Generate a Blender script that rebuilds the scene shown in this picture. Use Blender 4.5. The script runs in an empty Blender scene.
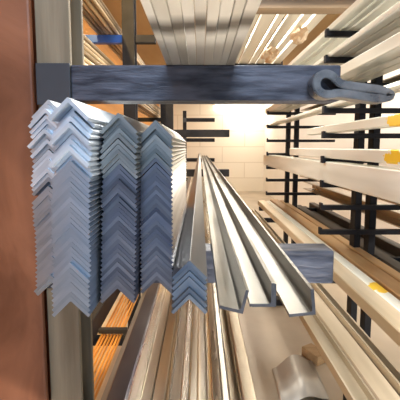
import bpy, bmesh, math, random
from mathutils import Vector, Matrix, noise
R = random.Random(11)
SC = bpy.context.scene
COL = SC.collection
SCALE = 0.75          # one layout unit = 0.75 m
FLOOR = -1.60         # layout height of the floor (the camera is at 0)

# ------------------------------------------------------------------ materials
def mat_new(name):
    m = bpy.data.materials.new(name); m.use_nodes = True
    nt = m.node_tree
    return m, nt, nt.nodes['Principled BSDF']

def surface(name, c1, c2, rough=0.4, metallic=0.0, scale=(60, 3, 60), detail=3.0, rnd=0.0,
            rough2=None, bump=0.0, yellow=None, dark_band=None, distort=0.0):
    """two-tone noise surface; rnd = brightness change from piece to piece"""
    m, nt, p = mat_new(name)
    N, L = nt.nodes, nt.links
    tc = N.new('ShaderNodeTexCoord'); mp = N.new('ShaderNodeMapping')
    mp.inputs['Scale'].default_value = scale
    L.new(tc.outputs['Object'], mp.inputs['Vector'])
    oi = N.new('ShaderNodeObjectInfo')
    ad = N.new('ShaderNodeVectorMath'); ad.operation = 'ADD'
    L.new(mp.outputs['Vector'], ad.inputs[0])
    mu = N.new('ShaderNodeMath'); mu.operation = 'MULTIPLY'; mu.inputs[1].default_value = 37.0
    L.new(oi.outputs['Random'], mu.inputs[0]); L.new(mu.outputs[0], ad.inputs[1])
    nz = N.new('ShaderNodeTexNoise'); nz.inputs['Scale'].default_value = 1.0
    nz.inputs['Detail'].default_value = detail; nz.inputs['Distortion'].default_value = distort
    L.new(ad.outputs[0], nz.inputs['Vector'])
    rp = N.new('ShaderNodeValToRGB')
    rp.color_ramp.elements[0].position = 0.32; rp.color_ramp.elements[1].position = 0.68
    rp.color_ramp.elements[0].color = (*c1, 1); rp.color_ramp.elements[1].color = (*c2, 1)
    L.new(nz.outputs['Fac'], rp.inputs['Fac'])
    out = rp.outputs['Color']
    if rnd:
        hsv = N.new('ShaderNodeHueSaturation')
        mr = N.new('ShaderNodeMapRange')
        mr.inputs['To Min'].default_value = 1 - rnd; mr.inputs['To Max'].default_value = 1 + rnd * 0.5
        L.new(oi.outputs['Random'], mr.inputs['Value']); L.new(mr.outputs[0], hsv.inputs['Value'])
        L.new(out, hsv.inputs['Color']); out = hsv.outputs['Color']
    if yellow:
        sx = N.new('ShaderNodeSeparateXYZ'); L.new(tc.outputs['Object'], sx.inputs[0])
        nz2 = N.new('ShaderNodeTexNoise'); nz2.inputs['Scale'].default_value = 22
        L.new(tc.outputs['Object'], nz2.inputs['Vector'])
        a = N.new('ShaderNodeMath'); a.operation = 'MULTIPLY_ADD'
        a.inputs[1].default_value = 0.12
        L.new(nz2.outputs['Fac'], a.inputs[0]); L.new(sx.outputs['Y'], a.inputs[2])
        cmp_ = N.new('ShaderNodeMath'); cmp_.operation = 'COMPARE'
        cmp_.inputs[1].default_value = (yellow + 0.08) * 1.0; cmp_.inputs[2].default_value = 0.035
        L.new(a.outputs[0], cmp_.inputs[0])
        mx = N.new('ShaderNodeMixRGB'); mx.inputs[2].default_value = (0.95, 0.62, 0.03, 1)
        L.new(cmp_.outputs[0], mx.inputs[0]); L.new(out, mx.inputs[1]); out = mx.outputs[0]
    if dark_band:       # a noisy dark brown band across the bar
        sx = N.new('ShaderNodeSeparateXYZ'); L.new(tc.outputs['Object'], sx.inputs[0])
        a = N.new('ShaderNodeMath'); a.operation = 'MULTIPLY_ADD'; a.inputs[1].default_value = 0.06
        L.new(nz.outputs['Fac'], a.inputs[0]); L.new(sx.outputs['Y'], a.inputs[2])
        b_ = N.new('ShaderNodeMath'); b_.operation = 'SUBTRACT'; b_.inputs[1].default_value = dark_band; L.new(a.outputs[0], b_.inputs[0])
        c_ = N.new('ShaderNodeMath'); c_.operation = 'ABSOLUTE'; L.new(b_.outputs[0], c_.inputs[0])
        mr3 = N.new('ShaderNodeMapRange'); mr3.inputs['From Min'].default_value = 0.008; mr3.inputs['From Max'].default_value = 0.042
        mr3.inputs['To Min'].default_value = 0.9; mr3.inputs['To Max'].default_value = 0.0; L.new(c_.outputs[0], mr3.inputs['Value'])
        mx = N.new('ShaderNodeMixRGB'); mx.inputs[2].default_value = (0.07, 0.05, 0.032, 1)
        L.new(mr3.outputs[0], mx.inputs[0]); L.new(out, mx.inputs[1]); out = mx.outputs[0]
    L.new(out, p.inputs['Base Color'])
    p.inputs['Metallic'].default_value = metallic
    if rough2 is None: p.inputs['Roughness'].default_value = rough
    else:
        mr2 = N.new('ShaderNodeMapRange')
        mr2.inputs['To Min'].default_value = rough; mr2.inputs['To Max'].default_value = rough2
        L.new(nz.outputs['Fac'], mr2.inputs['Value']); L.new(mr2.outputs[0], p.inputs['Roughness'])
    if bump:
        b = N.new('ShaderNodeBump'); b.inputs['Strength'].default_value = bump
        b.inputs['Distance'].default_value = 0.01
        L.new(nz.outputs['Fac'], b.inputs['Height']); L.new(b.outputs['Normal'], p.inputs['Normal'])
    return m

M = {}
M['angle']  = surface('mill_steel', (0.33, 0.395, 0.475), (0.45, 0.515, 0.59), 0.26, 0.88, (8, 3, 8), rnd=0.10, rough2=0.40)
M['angle_lit']   = surface('mill_steel_lit_top', (0.56, 0.65, 0.75), (0.76, 0.83, 0.90), 0.30, 0.6, (14, 4, 14), rnd=0.18, rough2=0.45)  # paler copy of mill steel: light caught by upper bars, put into colour
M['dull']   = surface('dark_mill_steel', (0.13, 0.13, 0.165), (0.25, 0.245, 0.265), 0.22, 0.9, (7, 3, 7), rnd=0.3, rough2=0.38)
M['dull_pale']   = surface('greygreen_mill_steel', (0.25, 0.26, 0.25), (0.40, 0.40, 0.38), 0.26, 0.88, (9, 3, 9), rnd=0.2, rough2=0.42)  # paler grey-green for the upper bars of the dark stacks
M['bright'] = surface('bright_steel', (0.15, 0.147, 0.135), (0.38, 0.37, 0.34), 0.22, 0.95, (6, 2.2, 6), rnd=0.12, rough2=0.5)
M['blue']   = surface('blued_steel', (0.16, 0.20, 0.26), (0.32, 0.36, 0.41), 0.25, 0.9, (14, 3, 14), rnd=0.25, rough2=0.4)
M['pale']   = surface('pale_stock', (0.66, 0.665, 0.575), (0.90, 0.91, 0.84), 0.22, 0.25, (12, 1.2, 12), rnd=0.22, rough2=0.45)
M['marked'] = surface('pale_stock_yellow_mark', (0.68, 0.68, 0.59), (0.90, 0.91, 0.84), 0.24, 0.25, (12, 1.2, 12), rnd=0.1, rough2=0.5, yellow=0.40)
M['near_mark'] = surface('pale_stock_near_mark', (0.70, 0.70, 0.61), (0.90, 0.91, 0.84), 0.24, 0.25, (12, 1.2, 12), rnd=0.1, rough2=0.5, yellow=0.255)
M['tan']    = surface('tan_stock', (0.50, 0.41, 0.28), (0.78, 0.68, 0.52), 0.24, 0.5, (14, 1.6, 14), rnd=0.25, rough2=0.48)
M['amber']  = surface('warm_reflection_stock', (0.36, 0.20, 0.08), (0.62, 0.42, 0.22), 0.26, 0.4, (12, 2.0, 12), rnd=0.15, rough2=0.5)  # warm reflection on the low right bars painted as their colour
M['sheen']  = surface('sheen_stock', (0.56, 0.51, 0.44), (0.82, 0.78, 0.70), 0.16, 0.75, (20, 1.4, 20), rnd=0.15, rough2=0.34)
M['shadowstock'] = surface('gap_shade_stock', (0.05, 0.042, 0.034), (0.12, 0.10, 0.08), 0.5, 0.2, (12, 2.0, 12), rnd=0.3)
M['under']  = surface('dusty_flat_bar', (0.60, 0.55, 0.46), (0.88, 0.83, 0.74), 0.3, 0.3, (9, 3.2, 9), rnd=0.2, rough2=0.45, dark_band=0.245)
M['lowbar'] = surface('lower_stock', (0.42, 0.37, 0.30), (0.70, 0.64, 0.54), 0.20, 0.7, (18, 1.6, 18), rnd=0.3, rough2=0.4)
M['rod']    = surface('warm_rod', (0.20, 0.14, 0.08), (0.62, 0.47, 0.29), 0.3, 0.4, (24, 2, 24), rnd=0.6)
M['lamp_orange'] = surface('lamp_orange_rod', (0.50, 0.22, 0.05), (0.80, 0.42, 0.12), 0.3, 0.6, (20, 2, 20), rnd=0.4)  # warm lamplight on the corner rods put into their base colour
M['arm']    = surface('blue_black_paint', (0.022, 0.026, 0.042), (0.105, 0.118, 0.16), 0.36, 0.25, (12, 40, 60), detail=8, rough2=0.65, bump=0.5)
M['plate']  = surface('slate_paint', (0.040, 0.046, 0.058), (0.058, 0.066, 0.080), 0.5, 0.1, (8, 8, 8))
M['black']  = surface('black_paint', (0.008, 0.008, 0.010), (0.020, 0.020, 0.024), 0.6, 0.0, (9, 9, 9))
M['black'].node_tree.nodes['Principled BSDF'].inputs['Specular IOR Level'].default_value = 0.2
M['bluearm'] = surface('cobalt_paint', (0.015, 0.07, 0.34), (0.03, 0.12, 0.48), 0.4, 0.1, (9, 9, 9))
M['post']   = surface('dusty_post_paint', (0.15, 0.118, 0.075), (0.29, 0.24, 0.165), 0.65, 0.0, (34, 34, 2.2), detail=6, bump=0.2)
M['rust']   = surface('red_oxide_paint', (0.120, 0.042, 0.020), (0.31, 0.125, 0.065), 0.45, 0.0, (6, 6, 2.6), detail=7, bump=0.4, distort=0.9)
M['hook']   = surface('zinc_hook', (0.17, 0.16, 0.155), (0.36, 0.345, 0.33), 0.20, 0.9, (30, 30, 30), rough2=0.4)
M['floor']  = surface('concrete', (0.38, 0.32, 0.24), (0.54, 0.46, 0.36), 0.4, 0.0, (2.2, 2.2, 2.2), detail=8)
M['ceil']   = surface('ceiling_board', (0.38, 0.26, 0.12), (0.50, 0.36, 0.19), 0.8, 0.0, (2, 0.6, 2))
M['ply']    = surface('lamp_orange_plywood', (0.42, 0.17, 0.025), (0.62, 0.27, 0.05), 0.7, 0.0, (3, 1.0, 10), detail=4)  # orange of the warm lamplight put into the wall colour
M['cream']  = surface('cream_plaster', (0.80, 0.77, 0.70), (0.86, 0.83, 0.77), 0.7, 0.0, (1.5, 1.5, 1.5))
M['beam']   = surface('brown_beam_paint', (0.20, 0.13, 0.07), (0.38, 0.28, 0.18), 0.45, 0.1, (1.4, 9, 9), detail=4)
M['paper']  = surface('kraft_paper', (0.62, 0.48, 0.33), (0.78, 0.66, 0.50), 0.8, 0.0, (9, 9, 9))
M['sheet']  = surface('grey_sheet', (0.42, 0.40, 0.37), (0.55, 0.53, 0.49), 0.35, 0.6, (4, 4, 4), rough2=0.5)
M['wood']   = surface('scrap_wood', (0.30, 0.19, 0.09), (0.44, 0.30, 0.16), 0.7, 0.0, (4, 30, 30))
M['end']    = surface('sawn_end', (0.05, 0.055, 0.07), (0.09, 0.095, 0.11), 0.5, 0.6, (60, 60, 60))

# block wall: brick texture
m, nt, p = mat_new('cream_block_wall'); N, L = nt.nodes, nt.links
tc = N.new('ShaderNodeTexCoord'); mp = N.new('ShaderNodeMapping'); mp.inputs['Rotation'].default_value = (math.pi / 2, 0, 0)
L.new(tc.outputs['Object'], mp.inputs['Vector'])
bk = N.new('ShaderNodeTexBrick')
bk.inputs['Color1'].default_value = (0.82, 0.77, 0.67, 1); bk.inputs['Color2'].default_value = (0.79, 0.74, 0.635, 1)
bk.inputs['Mortar'].default_value = (0.68, 0.62, 0.52, 1); bk.inputs['Scale'].default_value = 1.0
bk.inputs['Mortar Size'].default_value = 0.012; bk.inputs['Brick Width'].default_value = 1.2; bk.inputs['Row Height'].default_value = 0.42
L.new(mp.outputs['Vector'], bk.inputs['Vector']); L.new(bk.outputs['Color'], p.inputs['Base Color'])
p.inputs['Roughness'].default_value = 0.65
M['block'] = m
m, nt, p = mat_new('lamp_tube'); p.inputs['Emission Color'].default_value = (1, 0.93, 0.8, 1)
p.inputs['Emission Strength'].default_value = 14; M['tube'] = m

# ------------------------------------------------------------------ mesh helpers
def add_box(bm, x0, x1, y0, y1, z0, z1, bev=0.0):
    r = bmesh.ops.create_cube(bm, size=1.0)
    vs = r['verts']
    for v in vs:
        v.co = Vector(((x0 + x1) / 2 + v.co.x * (x1 - x0), (y0 + y1) / 2 + v.co.y * (y1 - y0), (z0 + z1) / 2 + v.co.z * (z1 - z0)))
    if bev:
        es = list({e for v in vs for e in v.link_edges})
        bmesh.ops.bevel(bm, geom=es, offset=bev, segments=2, affect='EDGES', profile=0.6)
    return bm

def add_prism(bm, prof, y0, y1, end_index=None, skew=0.0):
    """prof: closed (x,z) outline, counter-clockwise seen from -Y; run from y0 to y1"""
    a = [bm.verts.new((x, y0 + skew * x, z)) for x, z in prof]
    b = [bm.verts.new((x, y1, z)) for x, z in prof]
    n = len(prof)
    f0 = bm.faces.new(a); f1 = bm.faces.new(b[::-1])
    if end_index is not None: f0.material_index = end_index; f1.material_index = end_index
    for i in range(n):
        bm.faces.new((a[i], b[i], b[(i + 1) % n], a[(i + 1) % n]))
    bmesh.ops.recalc_face_normals(bm, faces=bm.faces[:])
    return bm

def obj(name, bm, mats, parent=None, loc=(0, 0, 0), smooth=False):
    me = bpy.data.meshes.new(name); bm.to_mesh(me); bm.free()
    for mt in (mats if isinstance(mats, (list, tuple)) else [mats]): me.materials.append(mt)
    if smooth:
        for q in me.polygons: q.use_smooth = True
    o = bpy.data.objects.new(name, me); COL.objects.link(o)
    o.location = loc
    if parent: o.parent = parent
    return o

def tag(o, label, cat, group=None, kind=None):
    if label: o['label'] = label
    if cat: o['category'] = cat
    if group: o['group'] = group
    if kind: o['kind'] = kind
    return o

def thing(name, label, cat, loc=(0, 0, 0), group=None):
    o = bpy.data.objects.new(name, None); COL.objects.link(o); o.location = loc
    o.empty_display_size = 0.05
    return tag(o, label, cat, group)

ONES = ['', 'first', 'second', 'third', 'fourth', 'fifth', 'sixth', 'seventh', 'eighth', 'ninth', 'tenth', 'eleventh', 'twelfth',
        'thirteenth', 'fourteenth', 'fifteenth', 'sixteenth', 'seventeenth', 'eighteenth', 'nineteenth']
TENS = {20: ('twentieth', 'twenty'), 30: ('thirtieth', 'thirty'), 40: ('fortieth', 'forty')}
def nth(n):
    if n < 20: return ONES[n]
    t = n // 10 * 10
    return TENS[t][0] if n == t else TENS[t][1] + '-' + ONES[n - t]

# profiles -------------------------------------------------------------
K = math.sqrt(0.5)
def roof_profile(L_=0.049, t=0.0062, ch=0.0014):
    """angle section lying like a roof, apex up at (0,0)"""
    pts = [(-ch, -ch), (-K * L_, -K * L_), (-K * (L_ - t), -K * (L_ + t))]
    pts += [(-0.0012, -t / K - 0.0012), (0.0012, -t / K - 0.0012)]
    pts += [(K * (L_ - t), -K * (L_ + t)), (K * L_, -K * L_), (ch, -ch), (0, -ch * 0.6)]
    return pts
def ell_profile(L_=0.046, t=0.0058, rot=0.0):
    """angle with one leg flat towards -x and the other standing at x = 0"""
    pts = [(0, 0), (0, L_), (-t * 0.9, L_), (-t, L_ - 0.0008), (-t, t + 0.003), (-t - 0.003, t), (-L_ + 0.0008, t), (-L_, t * 0.9), (-L_, 0)]
    c, s = math.cos(rot), math.sin(rot)
    pts = [(x * c - z * s, x * s + z * c) for x, z in pts]
    mz = min(z for x, z in pts)
    return [(x, z - mz) for x, z in pts]
def rect_profile(w, h, c=0.002):
    c = min(c, w * 0.3, h * 0.3)
    return [(c, 0), (w - c, 0), (w, c), (w, h - c), (w - c, h), (c, h), (0, h - c), (0, c)]
def channel_profile(w, h, t):
    """channel open towards -x"""
    return [(0, 0), (w, 0), (w, h), (0, h), (0, h - t), (w - t, h - t), (w - t, t), (0, t)]
def trough_profile(w, h, t):
    """channel open upwards"""
    return [(0, 0), (w, 0), (w, h), (w - t, h), (w - t, t), (t, t), (t, h), (0, h)]
def disc_profile(r, n=10):
    return [(r + r * math.cos(2 * math.pi * i / n), r + r * math.sin(2 * math.pi * i / n)) for i in range(n)]

def bar(name, prof, x, y0, y1, z, mt, label, cat, group=None, mats=None, end_index=None, skew=0.0):
    bm = bmesh.new(); add_prism(bm, prof, 0, y1 - y0, end_index, skew)
    return tag(obj(name, bm, mats or mt, None, (x, y0, z)), label, cat, group)

# ------------------------------------------------------------------ setting
def struct(name, bm, mt, loc=(0, 0, 0)):
    o = obj(name, bm, mt, None, loc); o['kind'] = 'structure'; return o
YB, YF, XL, XR, ZC = 12.6, -2.6, -1.45, 2.3, 2.05
struct('floor', add_box(bmesh.new(), XL - 0.1, XR + 0.1, YF, YB + 0.1, FLOOR - 0.1, FLOOR), M['floor'])
struct('ceiling', add_box(bmesh.new(), XL - 0.1, XR + 0.1, YF, YB + 0.1, ZC, ZC + 0.1), M['ceil'])
struct('wall_back', add_box(bmesh.new(), XL - 0.1, XR + 0.1, YB, YB + 0.1, FLOOR, ZC), M['block'])
struct('wall_left', add_box(bmesh.new(), XL - 0.1, XL, YF, YB, FLOOR, ZC), M['ply'])
struct('wall_right', add_box(bmesh.new(), XR, XR + 0.1, YF, YB, FLOOR, ZC), M['cream'])

# overhead tie beam across the aisle: an I section
bm = bmesh.new()
pr = [(0, 0), (0.11, 0), (0.11, 0.018), (0.062, 0.018), (0.062, 0.082), (0.11, 0.082), (0.11, 0.10), (0, 0.10), (0, 0.082), (0.048, 0.082), (0.048, 0.018), (0, 0.018)]
add_prism(bm, pr, 0, 2.5)
bm.transform(Matrix.Rotation(math.pi / 2, 4, 'Z'))
bm.transform(Matrix.Translation((2.3 - 0.001, 2.52, 0.955)))
tag(obj('tie_beam', bm, M['beam']), 'brown steel beam crossing overhead above the right-hand rack', 'beam')

# ------------------------------------------------------------------ left rack: uprights with deep arms
LV = (0.227, -0.304, -0.84, 0.76)     # arm tops
def arm_bm(x0, x1, y0, y1, top, h=0.10):
    bm = bmesh.new(); add_box(bm, x0, x1, y0, y1, top - h, top, 0.004); return bm
def left_upright(y, label, first=False):
    t = thing('rack_upright', label, 'rack', (0, 0, FLOOR), 'uprights of the angle bar rack')
    bm = bmesh.new()
    # I-section post seen as two flanges and a web
    add_box(bm, -0.456, -0.362, y + 0.003, y + 0.020, 0, 0.95 - FLOOR, 0.003)
    add_box(bm, -0.418, -0.400, y + 0.019, y + 0.111, 0, 0.95 - FLOOR)
    add_box(bm, -0.456, -0.362, y + 0.110, y + 0.127, 0, 0.95 - FLOOR, 0.003)
    obj('post', bm, M['post'] if first else M['black'], t)
    for k, z in enumerate(LV):
        if not first and k == 2: pass
        a = obj('arm', arm_bm(-0.361, 0.392, y, y + 0.085, z - FLOOR, 0.098), M['arm'] if first else M['black'], t)
        a2 = obj('arm_end_cap', add_box(bmesh.new(), 0.390, 0.394, y + 0.004, y + 0.081, z - FLOOR - 0.094, z - FLOOR - 0.004, 0.001), M['plate'], a)
        bm = bmesh.new(); add_box(bm, -0.456, -0.3615, y - 0.006, y + 0.0025, z - 0.110 - FLOOR, z + 0.004 - FLOOR, 0.002)
        obj('bracket_plate', bm, M['plate'], t)
    bm = bmesh.new(); add_box(bm, -0.50, 0.30, y, y + 0.12, 0.001, 0.07, 0.004)
    obj('foot', bm, M['black'], t)
    return t
up1 = left_upright(1.0, 'nearest rack upright, dusty beige post with two blue-black arms', True)
left_upright(4.7, 'second rack upright, dark post behind the angle bar stacks with a short-looking arm')
left_upright(9.4, 'farthest rack upright with small dark arms before the cream wall')

# the bent steel eye on the end of the nearest upper arm (part of the upright)
def strip_loop(pts, width, thick, y):
    """closed band following pts (x,z), width along Y, thickness across"""
    n = len(pts); bm = bmesh.new(); rings = []
    for i in range(n):
        p0, p1, p2 = pts[i - 1], pts[i], pts[(i + 1) % n]
        tx, tz = p2[0] - p0[0], p2[1] - p0[1]; l = math.hypot(tx, tz); nx, nz = -tz / l, tx / l
        h = thick / 2
        # top edge leans so that the broad face can be seen a little
        rings.append([bm.verts.new((p1[0] + nx * s, y + w, p1[1] + nz * s)) for s, w in ((-h, 0), (h, 0), (h, width), (-h, width))])
    for i in range(n):
        a, b = rings[i], rings[(i + 1) % n]
        for j in range(4): bm.faces.new((a[j], a[(j + 1) % 4], b[(j + 1) % 4], b[j]))
    bmesh.ops.recalc_face_normals(bm, faces=bm.faces[:])
    return bm
def hp(u, v):     # sketch of the hook outline, 1 sketch unit = 2.67 mm of layout
    return (0.333 + (u - 322) * 0.00272, 0.166 - (v - 88) * 0.00272)
ctrl = [(386, 99), (376, 94), (362, 92), (347, 90), (337, 88), (332, 84), (327, 80), (321, 78.5), (315.5, 81), (312.8, 87),
        (314.5, 93.5), (320, 97.5), (327, 98), (333, 97), (341, 97.5), (352, 99), (365, 101), (378, 102)]
def smooth_loop(c, k=5):
    out = []; n = len(c)
    for i in range(n):
        p0, p1, p2, p3 = [Vector(c[(i + j) % n]) for j in (-1, 0, 1, 2)]
        for s in range(k):
            t = s / k
            q = 0.5 * ((2 * p1) + (-p0 + p2) * t + (2 * p0 - 5 * p1 + 4 * p2 - p3) * t * t + (-p0 + 3 * p1 - 3 * p2 + p3) * t ** 3)
            out.append((q.x, q.y))
    return out
pts = [hp(u, v) for u, v in smooth_loop(ctrl)]
pts = [(x, z - FLOOR) for x, z in pts]
bm = strip_loop(pts, 0.050, 0.0215, 0.942)
bmesh.ops.bevel(bm, geom=[e for e in bm.edges if e.calc_face_angle(0) > 1.2], offset=0.0025, segments=2, affect='EDGES')
hk = obj('hook', bm, M['hook'], up1, smooth=False); hk['label'] = 'bent grey steel eye on the end of the arm'

# brown column beside the nearest post
t = thing('brown_column', 'rust-red painted steel column at the left edge, beside the beige post', 'column', (0, 0, FLOOR))
bm = bmesh.new(); add_box(bm, -0.86, -0.462, 0.985, 1.005, 0.02, ZC - FLOOR - 0.005, 0.006)
add_box(bm, -0.67, -0.65, 1.004, 1.20, 0.02, ZC - FLOOR - 0.005); add_box(bm, -0.86, -0.462, 1.199, 1.22, 0.02, ZC - FLOOR - 0.005, 0.005)
obj('shaft', bm, M['rust'], t)
bm = bmesh.new(); add_box(bm, -0.90, -0.51, 0.96, 1.25, 0.001, 0.021, 0.003); obj('base_plate', bm, M['rust'], t)

# back-to-back rack behind the left one
def back_upright(y, label):
    t = thing('rack_upright', label, 'rack', (0, 0, FLOOR), 'uprights of the dark rack behind')
    bm = bmesh.new()
    add_box(bm, -0.625, -0.525, y, y + 0.016, 0, 1.25 - FLOOR, 0.003); add_box(bm, -0.584, -0.566, y + 0.015, y + 0.085, 0, 1.25 - FLOOR)
    add_box(bm, -0.625, -0.525, y + 0.084, y + 0.10, 0, 1.25 - FLOOR, 0.003)
    obj('post', bm, M['black'], t)
    for z in (0.90, 0.46, -0.62, -1.16):
        obj('arm', arm_bm(-1.05, -0.626, y + 0.02, y + 0.08, z - FLOOR, 0.062), M['bluearm'] if z > 0.8 else M['black'], t)
    obj('arm', arm_bm(-0.524, -0.36, y + 0.02, y + 0.08, 0.90 - FLOOR, 0.062), M['black'], t)
back_upright(2.9, 'dark upright of the rack behind, with a cobalt blue arm pointing left')
back_upright(5.6, 'dark far upright of the rack behind, seen beneath the upper arm')

# ------------------------------------------------------------------ the four tall stacks of angle bars
PITCH = 0.00895
def angle_stack(cx, yfront, n, where, group, mt, seed, yend, jit=0.0005, special=(), lean=0.0, top_pale=0):
    rr = random.Random(seed)
    z = -0.304 + K * (0.049 + 0.0062) + 0.0004
    items = []
    blk = 0.0
    for i in range(n):                       # i = 0 at the bottom
        frac = i / (n - 1)
        if rr.random() < 0.10: blk = rr.uniform(-0.005, 0.005)
        dy = blk + rr.uniform(-jit, jit)
        if frac > 0.72: dy += rr.uniform(-0.013, 0.013)
        elif rr.random() < 0.07: dy += rr.choice((-1, 1)) * rr.uniform(0.004, 0.009)
        for k, d in special:
            if k == n - i: dy = d
        gap = 0.0
        if frac > 0.72: gap = rr.choice((0, 0, 0.0008, 0.0022))
        items.append((z, yfront + dy))
        z += PITCH + gap
    for i, (zz, yy) in enumerate(items):
        k = n - i                             # 1 = topmost
        if k == 1: lab = 'topmost steel angle bar of the ' + where
        elif k == n: lab = 'bottom steel angle bar of the ' + where
        else: lab = nth(k) + ' angle bar from top of the ' + where
        bar('angle_bar', roof_profile(), cx + lean * i / (n - 1) + rr.uniform(-0.0001, 0.0001), yy, yend + rr.uniform(-0.02, 0.02), zz, (M['angle_lit'] if mt is M['angle'] else M['dull_pale']) if k <= top_pale else mt, lab, 'angle bar', group)
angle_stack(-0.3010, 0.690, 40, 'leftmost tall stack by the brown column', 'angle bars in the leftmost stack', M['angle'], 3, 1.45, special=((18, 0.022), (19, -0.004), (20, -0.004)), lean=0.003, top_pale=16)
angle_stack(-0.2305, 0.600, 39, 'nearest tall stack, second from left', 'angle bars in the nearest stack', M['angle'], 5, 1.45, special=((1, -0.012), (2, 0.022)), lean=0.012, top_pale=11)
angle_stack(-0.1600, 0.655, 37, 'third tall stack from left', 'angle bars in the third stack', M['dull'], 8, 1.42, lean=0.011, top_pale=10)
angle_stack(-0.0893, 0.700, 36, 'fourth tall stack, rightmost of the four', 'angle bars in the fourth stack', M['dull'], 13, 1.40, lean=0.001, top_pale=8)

# the short pile of long angles to the right of them
z = -0.304 + K * (0.047 + 0.0062) + 0.0004
for i in range(7):
    k = 7 - i
    lab = ('topmost' if k == 1 else 'bottom' if k == 7 else nth(k)) + ' blued angle bar' + (' from the top' if 1 < k < 7 else '') + ' in the low pile right of stacks'
    bar('angle_bar', roof_profile(0.047), -0.0195, 0.612 + R.uniform(-0.006, 0.006) + 0.004 * i, 11.4, z, M['blue'] if i < 6 else M['blue'], lab, 'angle bar', 'angle bars in the low pile')
    z += PITCH + 0.0004
# four bright angles with one leg standing
AT = -0.3035
E = [M['bright'], M['end']]
bar('angle_bar', ell_profile(0.0455, rot=-0.24), 0.078, 0.612, 11.3, AT, None, 'bright angle bar tilted on the lower arm, nearest the low blued pile', 'angle bar', 'bright angle bars on the lower arm', E, 1)
bar('angle_bar', ell_profile(0.0455), 0.1445, 0.640, 11.3, AT, None, 'bright angle bar nested beneath the second one, dark end peeping out', 'angle bar', 'bright angle bars on the lower arm', E, 1)
bar('angle_bar', ell_profile(0.0455), 0.1382, 0.628, 11.3, AT + 0.0062, None, 'bright angle bar lying second from the tilted one, nested over another', 'angle bar', 'bright angle bars on the lower arm', E, 1)
bar('angle_bar', ell_profile(0.0475, rot=0.10), 0.207, 0.600, 11.3, AT, None, 'bright angle bar farthest right on the lower arm, nearest its end', 'angle bar', 'bright angle bars on the lower arm', E, 1)

# ------------------------------------------------------------------ flats on the upper arm, seen from below
x = -0.094
ws = [0.0160, 0.0235, 0.0205, 0.0195, 0.0195, 0.0200, 0.0205, 0.0175, 0.0225]
for i, w in enumerate(ws):
    lab = ('leftmost' if i == 0 else 'rightmost' if i == 8 else nth(i + 1) + ' from left') + ' of nine flat bars lying on the upper arm, undersides showing'
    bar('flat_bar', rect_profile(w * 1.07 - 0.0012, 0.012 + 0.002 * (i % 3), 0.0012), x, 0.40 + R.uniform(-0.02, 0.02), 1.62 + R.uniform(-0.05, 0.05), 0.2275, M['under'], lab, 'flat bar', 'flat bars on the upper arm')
    x += w * 1.07

# ------------------------------------------------------------------ bars on the lowest arm
LB = -0.8395
spec = [  # x, profile, words
    (-0.330, ell_profile(0.028, 0.004), 'narrow bright-edged angle at the left edge', M['bright']),
    (-0.296, rect_profile(0.062, 0.050, 0.003), 'broad dark grey tube', M['dull']),
    (-0.230, rect_profile(0.040, 0.058, 0.010), 'shiny round-edged tube beside the dark one', M['sheen']),
    (-0.187, rect_profile(0.034, 0.056, 0.004), 'fourth bar, scuffed grey tube', M['lowbar']),
    (-0.150, rect_profile(0.040, 0.054, 0.004), 'fifth bar, scuffed grey tube', M['lowbar']),
    (-0.104, trough_profile(0.040, 0.045, 0.006), 'brown open channel just right of the scuffed tubes', M['lowbar']),
    (-0.061, rect_profile(0.024, 0.056, 0.003), 'slim square tube', M['sheen']),
    (-0.034, rect_profile(0.026, 0.050, 0.003), 'slim square tube', M['lowbar']),
    (-0.004, trough_profile(0.034, 0.050, 0.005), 'tan open channel in the middle', M['lowbar']),
    (0.038, rect_profile(0.030, 0.060, 0.003), 'tan tube right of the dark gap', M['lowbar']),
    (0.071, rect_profile(0.022, 0.050, 0.003), 'slim bright tube, third from the right', M['sheen']),
    (0.096, trough_profile(0.036, 0.046, 0.005), 'tan open channel, second from the right', M['tan']),
    (0.135, rect_profile(0.046, 0.050, 0.004), 'wide tan tube at the right edge', M['tan']),
]
spec[6] = (*spec[6][:2], 'slim bright square tube right of the brown channel', spec[6][3])
spec[7] = (*spec[7][:2], 'slim brownish square tube left of the middle channel', spec[7][3])
for (x, pr, words, mt) in spec:
    xo = x + (0.028 if 'angle' in words else 0)
    bar('angle_bar' if 'angle' in words else 'channel_bar' if 'channel' in words else 'square_tube', pr, xo, 0.62 + R.uniform(-0.03, 0.03), 9.55 + R.uniform(0, 0.4), LB, mt,
        words + ' in the low row', 'bar', 'bars on the lowest arms')

# ------------------------------------------------------------------ right rack
RT = 0.645
RL = (0.589, 0.459, 0.330, 0.201, 0.070, -0.060, -0.190, -0.312, -0.446, -0.60)
def right_upright(y, label):
    t = thing('rack_upright', label, 'rack', (0, 0, FLOOR), 'uprights of the right-hand rack')
    for x0, x1 in ((0.845, 0.880), (0.925, 0.962)):
        bm = bmesh.new(); add_box(bm, x0, x1, y, y + 0.06, 0, 0.78 - FLOOR, 0.003); obj('post', bm, M['black'], t)
    for z in RL:
        bm = bmesh.new()
        tip = 0.40 if z > 1 else 0.58 if z < -0.5 else RT
        add_box(bm, tip, 1.30, y - 0.033, y - 0.001, z - 0.026, z, 0.003)
        add_box(bm, tip, tip + 0.012, y - 0.033, y - 0.001, z - 0.004, z + 0.012, 0.002)
        bm.transform(Matrix.Translation((0, 0, -FLOOR)))
        obj('arm', bm, M['black'], t)
    bm = bmesh.new(); add_box(bm, 0.40, 1.32, y - 0.036, y - 0.001, 0.90 - 0.042, 0.90, 0.003); obj('foot_arm', bm, M['black'], t)
    bm = bmesh.new(); add_box(bm, 0.66, 1.25, y - 0.02, y + 0.09, 0.001, 0.06, 0.004); obj('foot', bm, M['black'], t)
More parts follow.
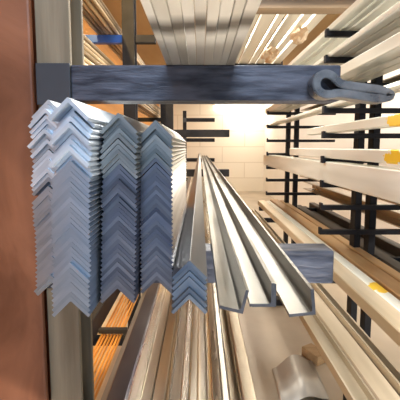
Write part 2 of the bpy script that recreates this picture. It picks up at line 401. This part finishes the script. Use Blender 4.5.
for y, w in ((1.88, 'nearest right-hand rack upright, twin black posts with many thin arms'),
             (3.42, 'farther right-hand rack upright, thin black arms before the cream wall')):
    right_upright(y, w)
for yy, w in ((3.2, 'near'), (5.2, 'far')):
    t = thing('ceiling_hanger', 'dark hanger under the ceiling carrying the ' + w + ' ends of the high bars', 'hanger', (0.4, yy, 1.173), 'ceiling hangers')
    obj('hanger_arm', add_box(bmesh.new(), 0, 0.80, 0, 0.04, 0, 0.025, 0.003), M['black'], t)
    for xx in (0.0, 0.78): obj('drop_rod', add_box(bmesh.new(), xx, xx + 0.02, 0.01, 0.03, 0.025, 0.8745), M['black'], t)

def row(z, items, where, group, y0=0.80, y1=3.62, mts=('pale',), gap=0.006, x0=RT + 0.016):
    x = x0; n = len(items)
    for i, (kind, w, h) in enumerate(items):
        pr = rect_profile(w, h, 0.004) if kind in 'rf' else channel_profile(w, h, 0.007) if kind == 'c' else trough_profile(w, h, 0.006)
        nm = {'r': 'square_tube', 'f': 'flat_bar', 'c': 'channel_bar', 't': 'channel_bar'}[kind]
        what = {'r': 'pale tube', 'f': 'pale flat bar', 'c': 'pale channel', 't': 'pale channel'}[kind]
        what = what.replace('pale', {'tan': 'tan', 'amber': 'amber-lit', 'shadowstock': 'dark'}.get(mts[i % len(mts)], 'pale'))
        if n == 1: lab = 'single ' + what + ' ' + where
        else: lab = what + ' ' + ('nearest the aisle' if i == 0 else 'farthest from the aisle' if i == n - 1 else nth(i + 1) + ' from the aisle') + ' ' + where
        bar(nm, pr, x, y0 + R.uniform(-0.04, 0.04), y1 + R.uniform(-0.06, 0.08), z + 0.0006, M[mts[i % len(mts)]], lab, 'bar', group)
        x += w + gap
row(0.589, [('r', 0.05, 0.03), ('f', 0.035, 0.014), ('r', 0.055, 0.035), ('f', 0.045, 0.016), ('r', 0.04, 0.04)], 'on the topmost near arm of right rack', 'bars on the topmost right arms')
row(0.459, [('f', 0.05, 0.022), ('r', 0.045, 0.045), ('r', 0.06, 0.03), ('f', 0.04, 0.02), ('r', 0.05, 0.05)], 'on the second right arm from top', 'bars on the second right arms')
row(0.330, [('r', 0.07, 0.050), ('f', 0.05, 0.03), ('r', 0.06, 0.04)], 'on the third right arm from top', 'bars on the third right arms')
row(0.201, [('f', 0.03, 0.018), ('r', 0.05, 0.03)], 'on the fourth right arm from top', 'bars on the fourth right arms')
row(0.070, [('r', 0.05, 0.040)], 'on the fifth right arm, at eye height', 'bars on the middle right arms', y1=2.2, mts=('near_mark',))
row(-0.060, [('r', 0.06, 0.050)], 'on the sixth right arm, just below eye height', 'bars on the middle right arms', y1=2.62, mts=('near_mark',))
row(-0.190, [('r', 0.07, 0.112)], 'with the tallest side, on the seventh right arm', 'bars on the middle right arms', y1=3.6)
row(-0.600, [('r', 0.075, 0.050), ('r', 0.05, 0.042), ('f', 0.08, 0.048), ('r', 0.05, 0.048)], 'in the wide low right row', 'bars in the wide low right row', y0=0.75, y1=3.62, mts=('tan', 'marked', 'amber', 'amber'), x0=0.596, gap=0.010)
row(0.90 + FLOOR, [('t', 0.062, 0.030), ('r', 0.066, 0.032), ('t', 0.034, 0.055)], 'in the lowest right row above the floor', 'bars in the lowest right row', y0=0.75, y1=3.62, mts=('tan',), x0=0.408, gap=0.003)
# high bars beyond the tie beam
row(1.20, [('r', 0.10, 0.04), ('r', 0.12, 0.05), ('r', 0.06, 0.04), ('f', 0.11, 0.03), ('r', 0.08, 0.04), ('r', 0.10, 0.05)], 'high up beyond the brown tie beam', 'bars high beyond the tie beam', y0=2.75, y1=5.6, x0=0.44, gap=0.03)
row(0.90 + FLOOR, [('r', 0.07, 0.10), ('r', 0.08, 0.07), ('r', 0.06, 0.12), ('r', 0.05, 0.09)], 'added to darken the gap behind the right posts', 'bars added to darken behind the right posts', y0=1.0, y1=3.62, mts=('shadowstock',), x0=0.975, gap=0.008)  # dark bars added where the gap behind the posts lies in shade
# stock on the back side of the right rack
for k, (x, z, w, h) in enumerate(((1.06, -0.312, 0.09, 0.07), (1.10, -0.446, 0.10, 0.08), (1.05, 0.330, 0.10, 0.05), (1.02, 0.589, 0.12, 0.05))):
    words = ('channel behind the posts at arm eight', 'broad channel behind the posts under the eighth arm', 'channel behind the posts at third arm', 'channel behind the posts on topmost arm')[k]
    bar('channel_bar', channel_profile(w, h, 0.008), x, 1.5, 3.7, z + 0.0006, M['lowbar'], 'greyish ' + words + ' of right rack', 'bar', 'channels behind the right posts')

# ------------------------------------------------------------------ thin stock on the back rack, left
def rods(n, x0, x1, z, where, group, seed, y0, y1, rows=1, mt='rod'):
    rr = random.Random(seed); i = 0; per = n // rows
    dx = (x1 - x0) / per
    for r_ in range(rows):
        for k in range(per):
            rad = dx * 0.36
            lab = 'thin rod, ' + ('nearest the post' if k == 0 else 'last from the post' if k == per - 1 else nth(k + 1) + ' from the post')
            if rows > 1: lab += ', ' + ('bottom layer', 'second layer', 'third layer', 'fourth layer', 'fifth layer', 'top layer')[r_]
            bar('steel_rod', disc_profile(rad), x1 - (k + 1) * dx + rr.uniform(0, dx * 0.2), y0 + rr.uniform(0, 0.15), y1 + rr.uniform(-0.3, 0.3), z + 0.0006 + r_ * (2 * rad + 0.0012), M[mt], lab + ', ' + where, 'rod', group)
rods(24, -0.815, -0.650, 0.46, 'behind the beige post above the upper arm', 'rods above the upper arm', 4, 1.1, 6.0, rows=6)
rods(15, -0.84, -0.650, 0.90, 'on the cobalt blue arm', 'rods on the blue arm', 6, 1.5, 6.0, rows=3)
rods(7, -0.595, -0.462, -1.13, 'in the orange-lit corner under the stacks', 'rods in the orange corner', 9, 1.12, 2.80, mt='lamp_orange')
bar('square_tube', rect_profile(0.080, 0.13, 0.004), -0.700, 1.25, 2.86, -1.1294, M['black'], 'black square tube beside the orange rods in the lower left corner', 'tube')
for yy, w in ((1.30, 'near'), (1.98, 'far')):
    t = thing('trestle', 'low black trestle under the ' + w + ' end of the orange-lit rods', 'trestle', (-0.58, yy, FLOOR), 'trestles under the orange-lit rods')
    zt = -1.1305 - FLOOR
    obj('bearer', add_box(bmesh.new(), -0.16, 0.145, 0, 0.04, zt - 0.05, zt, 0.003), M['black'], t)
    for xx in (-0.155, 0.12): obj('leg', add_box(bmesh.new(), xx, xx + 0.022, 0.008, 0.032, 0.001, zt - 0.0495, 0.002), M['black'], t)
    if w == 'far': obj('keeper_bar', add_box(bmesh.new(), -0.025, 0.145, 0.005, 0.035, zt + 0.022, zt + 0.05, 0.003), M['black'], t)
    if w == 'far': obj('keeper_post', add_box(bmesh.new(), 0.122, 0.142, 0.008, 0.032, zt + 0.0005, zt + 0.0218, 0.001), M['black'], t)

# ------------------------------------------------------------------ small things
def crumple(sx, sy, sz, seed, n=3):
    bm = bmesh.new(); bmesh.ops.create_icosphere(bm, subdivisions=n, radius=1.0)
    off = Vector((seed * 3.1, seed * 1.7, seed))
    for v in bm.verts:
        d = 1 + 0.55 * noise.noise(v.co * 1.7 + off) + 0.25 * noise.noise(v.co * 4.1 + off)
        v.co = Vector((v.co.x * sx * d, v.co.y * sy * d, v.co.z * sz * d))
    return bm
tag(obj('paper_wrap', crumple(0.07, 0.16, 0.06, 2), M['paper'], None, (1.02, 3.72, 1.132)), 'crumpled brown paper wrap under the high bars, the nearer one', 'paper', 'paper wraps on high bars')
tag(obj('paper_wrap', crumple(0.09, 0.2, 0.07, 5), M['paper'], None, (0.86, 4.45, 1.125)), 'crumpled brown paper wrap under the high bars, the farther one', 'paper', 'paper wraps on high bars')
# bent grey sheet offcut on the floor
bm = bmesh.new(); n = 22; rows_ = []
for j in range(2):
    for th in (0.0, 0.006):
        rows_.append([])
        for i in range(n):
            s = i / (n - 1)
            a = -0.3 + 2.2 * s
            rows_[-1].append(bm.verts.new((0.50 + 0.32 * s + (0.02 if j else 0), 1.98 + 0.40 * j + 0.10 * s, FLOOR + 0.004 + th + 0.075 * max(0, math.sin(math.pi * s)) ** 2 * (0.7 + 0.3 * j))))
a0, a1, b0, b1 = rows_
for i in range(n - 1):
    bm.faces.new((a1[i], a1[i + 1], b1[i + 1], b1[i])); bm.faces.new((a0[i], b0[i], b0[i + 1], a0[i + 1]))
    bm.faces.new((a0[i], a0[i + 1], a1[i + 1], a1[i])); bm.faces.new((b0[i], b1[i], b1[i + 1], b0[i + 1]))
bm.faces.new((a0[0], a1[0], b1[0], b0[0])); bm.faces.new((a0[-1], b0[-1], b1[-1], a1[-1]))
bmesh.ops.recalc_face_normals(bm, faces=bm.faces[:])
tag(obj('sheet_offcut', bm, M['sheet'], smooth=True), 'curved grey metal sheet offcut lying on the tan floor', 'sheet')
bm = bmesh.new(); add_box(bm, 0, 0.10, 0, 0.16, 0, 0.07, 0.004); bm.transform(Matrix.Rotation(0.5, 4, 'Z'))
tag(obj('wood_block', bm, M['wood'], None, (0.86, 2.42, FLOOR + 0.001)), 'small brown wooden block on the floor by the grey sheet', 'block')

# wall lamp on the back wall
t = thing('wall_lamp', 'bright tube lamp high on the cream back wall', 'lamp', (1.05, 12.59, 1.42))
obj('lamp_body', add_box(bmesh.new(), -0.55, 0.55, -0.06, 0.0, 0.03, 0.09, 0.01), M['cream'], t)
bm = bmesh.new(); add_prism(bm, disc_profile(0.03, 12), -0.52, 0.52); bm.transform(Matrix.Rotation(-math.pi / 2, 4, 'Z')); bm.transform(Matrix.Translation((0, -0.01, -0.035)))
obj('tube', bm, M['tube'], t)

# ------------------------------------------------------------------ light
def area(name, loc, rot, size, sy, energy, color):
    l = bpy.data.lights.new(name, 'AREA'); l.shape = 'RECTANGLE'; l.size = size; l.size_y = sy; l.energy = energy; l.color = color
    o = bpy.data.objects.new(name, l); COL.objects.link(o); o.location = loc; o.rotation_euler = rot; return o
def point(name, loc, energy, color, r=0.06):
    l = bpy.data.lights.new(name, 'POINT'); l.energy = energy; l.color = color; l.shadow_soft_size = r
    o = bpy.data.objects.new(name, l); COL.objects.link(o); o.location = loc; return o
WARM = (1.0, 0.95, 0.86)
for y, e in ((0.9, 22), (3.6, 60), (6.6, 50), (9.6, 34)):
    area('overhead_light', (0.45, y, 2.0), (0, 0, 0), 0.25, 1.4, e, WARM)
area('overhead_light', (0.0, -1.3, 2.0), (math.radians(38), 0, 0), 1.4, 0.3, 60, (0.62, 0.80, 1.0))  # cool light added behind the camera to brighten the stack fronts
point('low_fill_light', (0.36, 0.28, -1.25), 44, (1.0, 0.96, 0.90), 0.08)  # unseen low light added to brighten the undersides of the bars
area('overhead_light', (1.75, 3.0, 2.0), (0, 0, 0), 0.3, 2.4, 55, WARM)
point('wall_glow_lamp', (1.55, 11.9, 1.2), 45, (1.0, 0.92, 0.78), 0.1)
t = thing('fill_bulb', 'added bulb on a black cord, unseen behind the upper arm, brightening the bars', 'lamp', (0.08, 2.15, 0.40))  # hidden light added to brighten the right-hand bars, dressed as a bulb
obj('fill_bulb_cord', add_box(bmesh.new(), -0.004, 0.004, -0.004, 0.004, 0.12, ZC - 0.4005), M['black'], t)
bm = bmesh.new(); add_prism(bm, disc_profile(0.024, 14), 0, 0.07); bm.transform(Matrix.Rotation(math.pi / 2, 4, 'X')); bm.transform(Matrix.Translation((-0.024, 0.024, 0.05)))
obj('socket', bm, M['black'], t)
point('fill_bulb_light', (0.08, 2.15, 0.40), 14, (1.0, 0.95, 0.84), 0.04)
def spot(name, loc, aim, energy, color, deg):
    l = bpy.data.lights.new(name, 'SPOT'); l.energy = energy; l.color = color; l.spot_size = math.radians(deg); l.spot_blend = 0.6; l.shadow_soft_size = 0.05
    o = bpy.data.objects.new(name, l); COL.objects.link(o); o.location = loc
    o.rotation_euler = (Vector(aim) - Vector(loc)).to_track_quat('-Z', 'Y').to_euler()
spot('warm_light', (-0.95, 1.5, 1.75), (-1.1, 3.6, 0.3), 190, (1.0, 0.66, 0.26), 75)
spot('warm_light', (-0.75, 1.3, -0.2), (-0.75, 2.9, -1.2), 110, (1.0, 0.62, 0.20), 90)
spot('warm_light', (-0.52, 1.35, 0.02), (-0.72, 2.6, 0.62), 30, (1.0, 0.74, 0.40), 80)  # extra warm light added to brighten the upper rods from below
w = bpy.data.worlds.new('sky'); SC.world = w; w.use_nodes = True
bg = w.node_tree.nodes['Background']; bg.inputs['Color'].default_value = (0.50, 0.70, 1.0, 1); bg.inputs['Strength'].default_value = 0.6

# ------------------------------------------------------------------ camera
cd = bpy.data.cameras.new('camera'); cam = bpy.data.objects.new('camera', cd); COL.objects.link(cam)
cd.sensor_width = 36; cd.lens = 36 * 350 / 400; cd.clip_start = 0.01; cd.clip_end = 200
cam.rotation_euler = (math.pi / 2 - math.atan(0.095), 0, 0); cd.shift_y = -20 / 400
SC.camera = cam

# layout units -> metres, floor at z = 0
done = set()
S3 = Matrix.Scale(SCALE, 4)
for o in list(COL.objects):
    if o.parent is None: o.location.z -= FLOOR
    o.location *= SCALE
    if o.type == 'MESH' and o.data.name not in done:
        o.data.transform(S3); done.add(o.data.name)
    elif o.type == 'LIGHT':
        o.data.energy *= SCALE ** 2
        if o.data.type == 'AREA': o.data.size *= SCALE; o.data.size_y *= SCALE
        else: o.data.shadow_soft_size *= SCALE

SC.view_settings.view_transform = 'Standard'; SC.view_settings.look = 'None'
SC.view_settings.gamma = 1.0; SC.view_settings.use_curve_mapping = False
SC.view_settings.exposure = 0.58
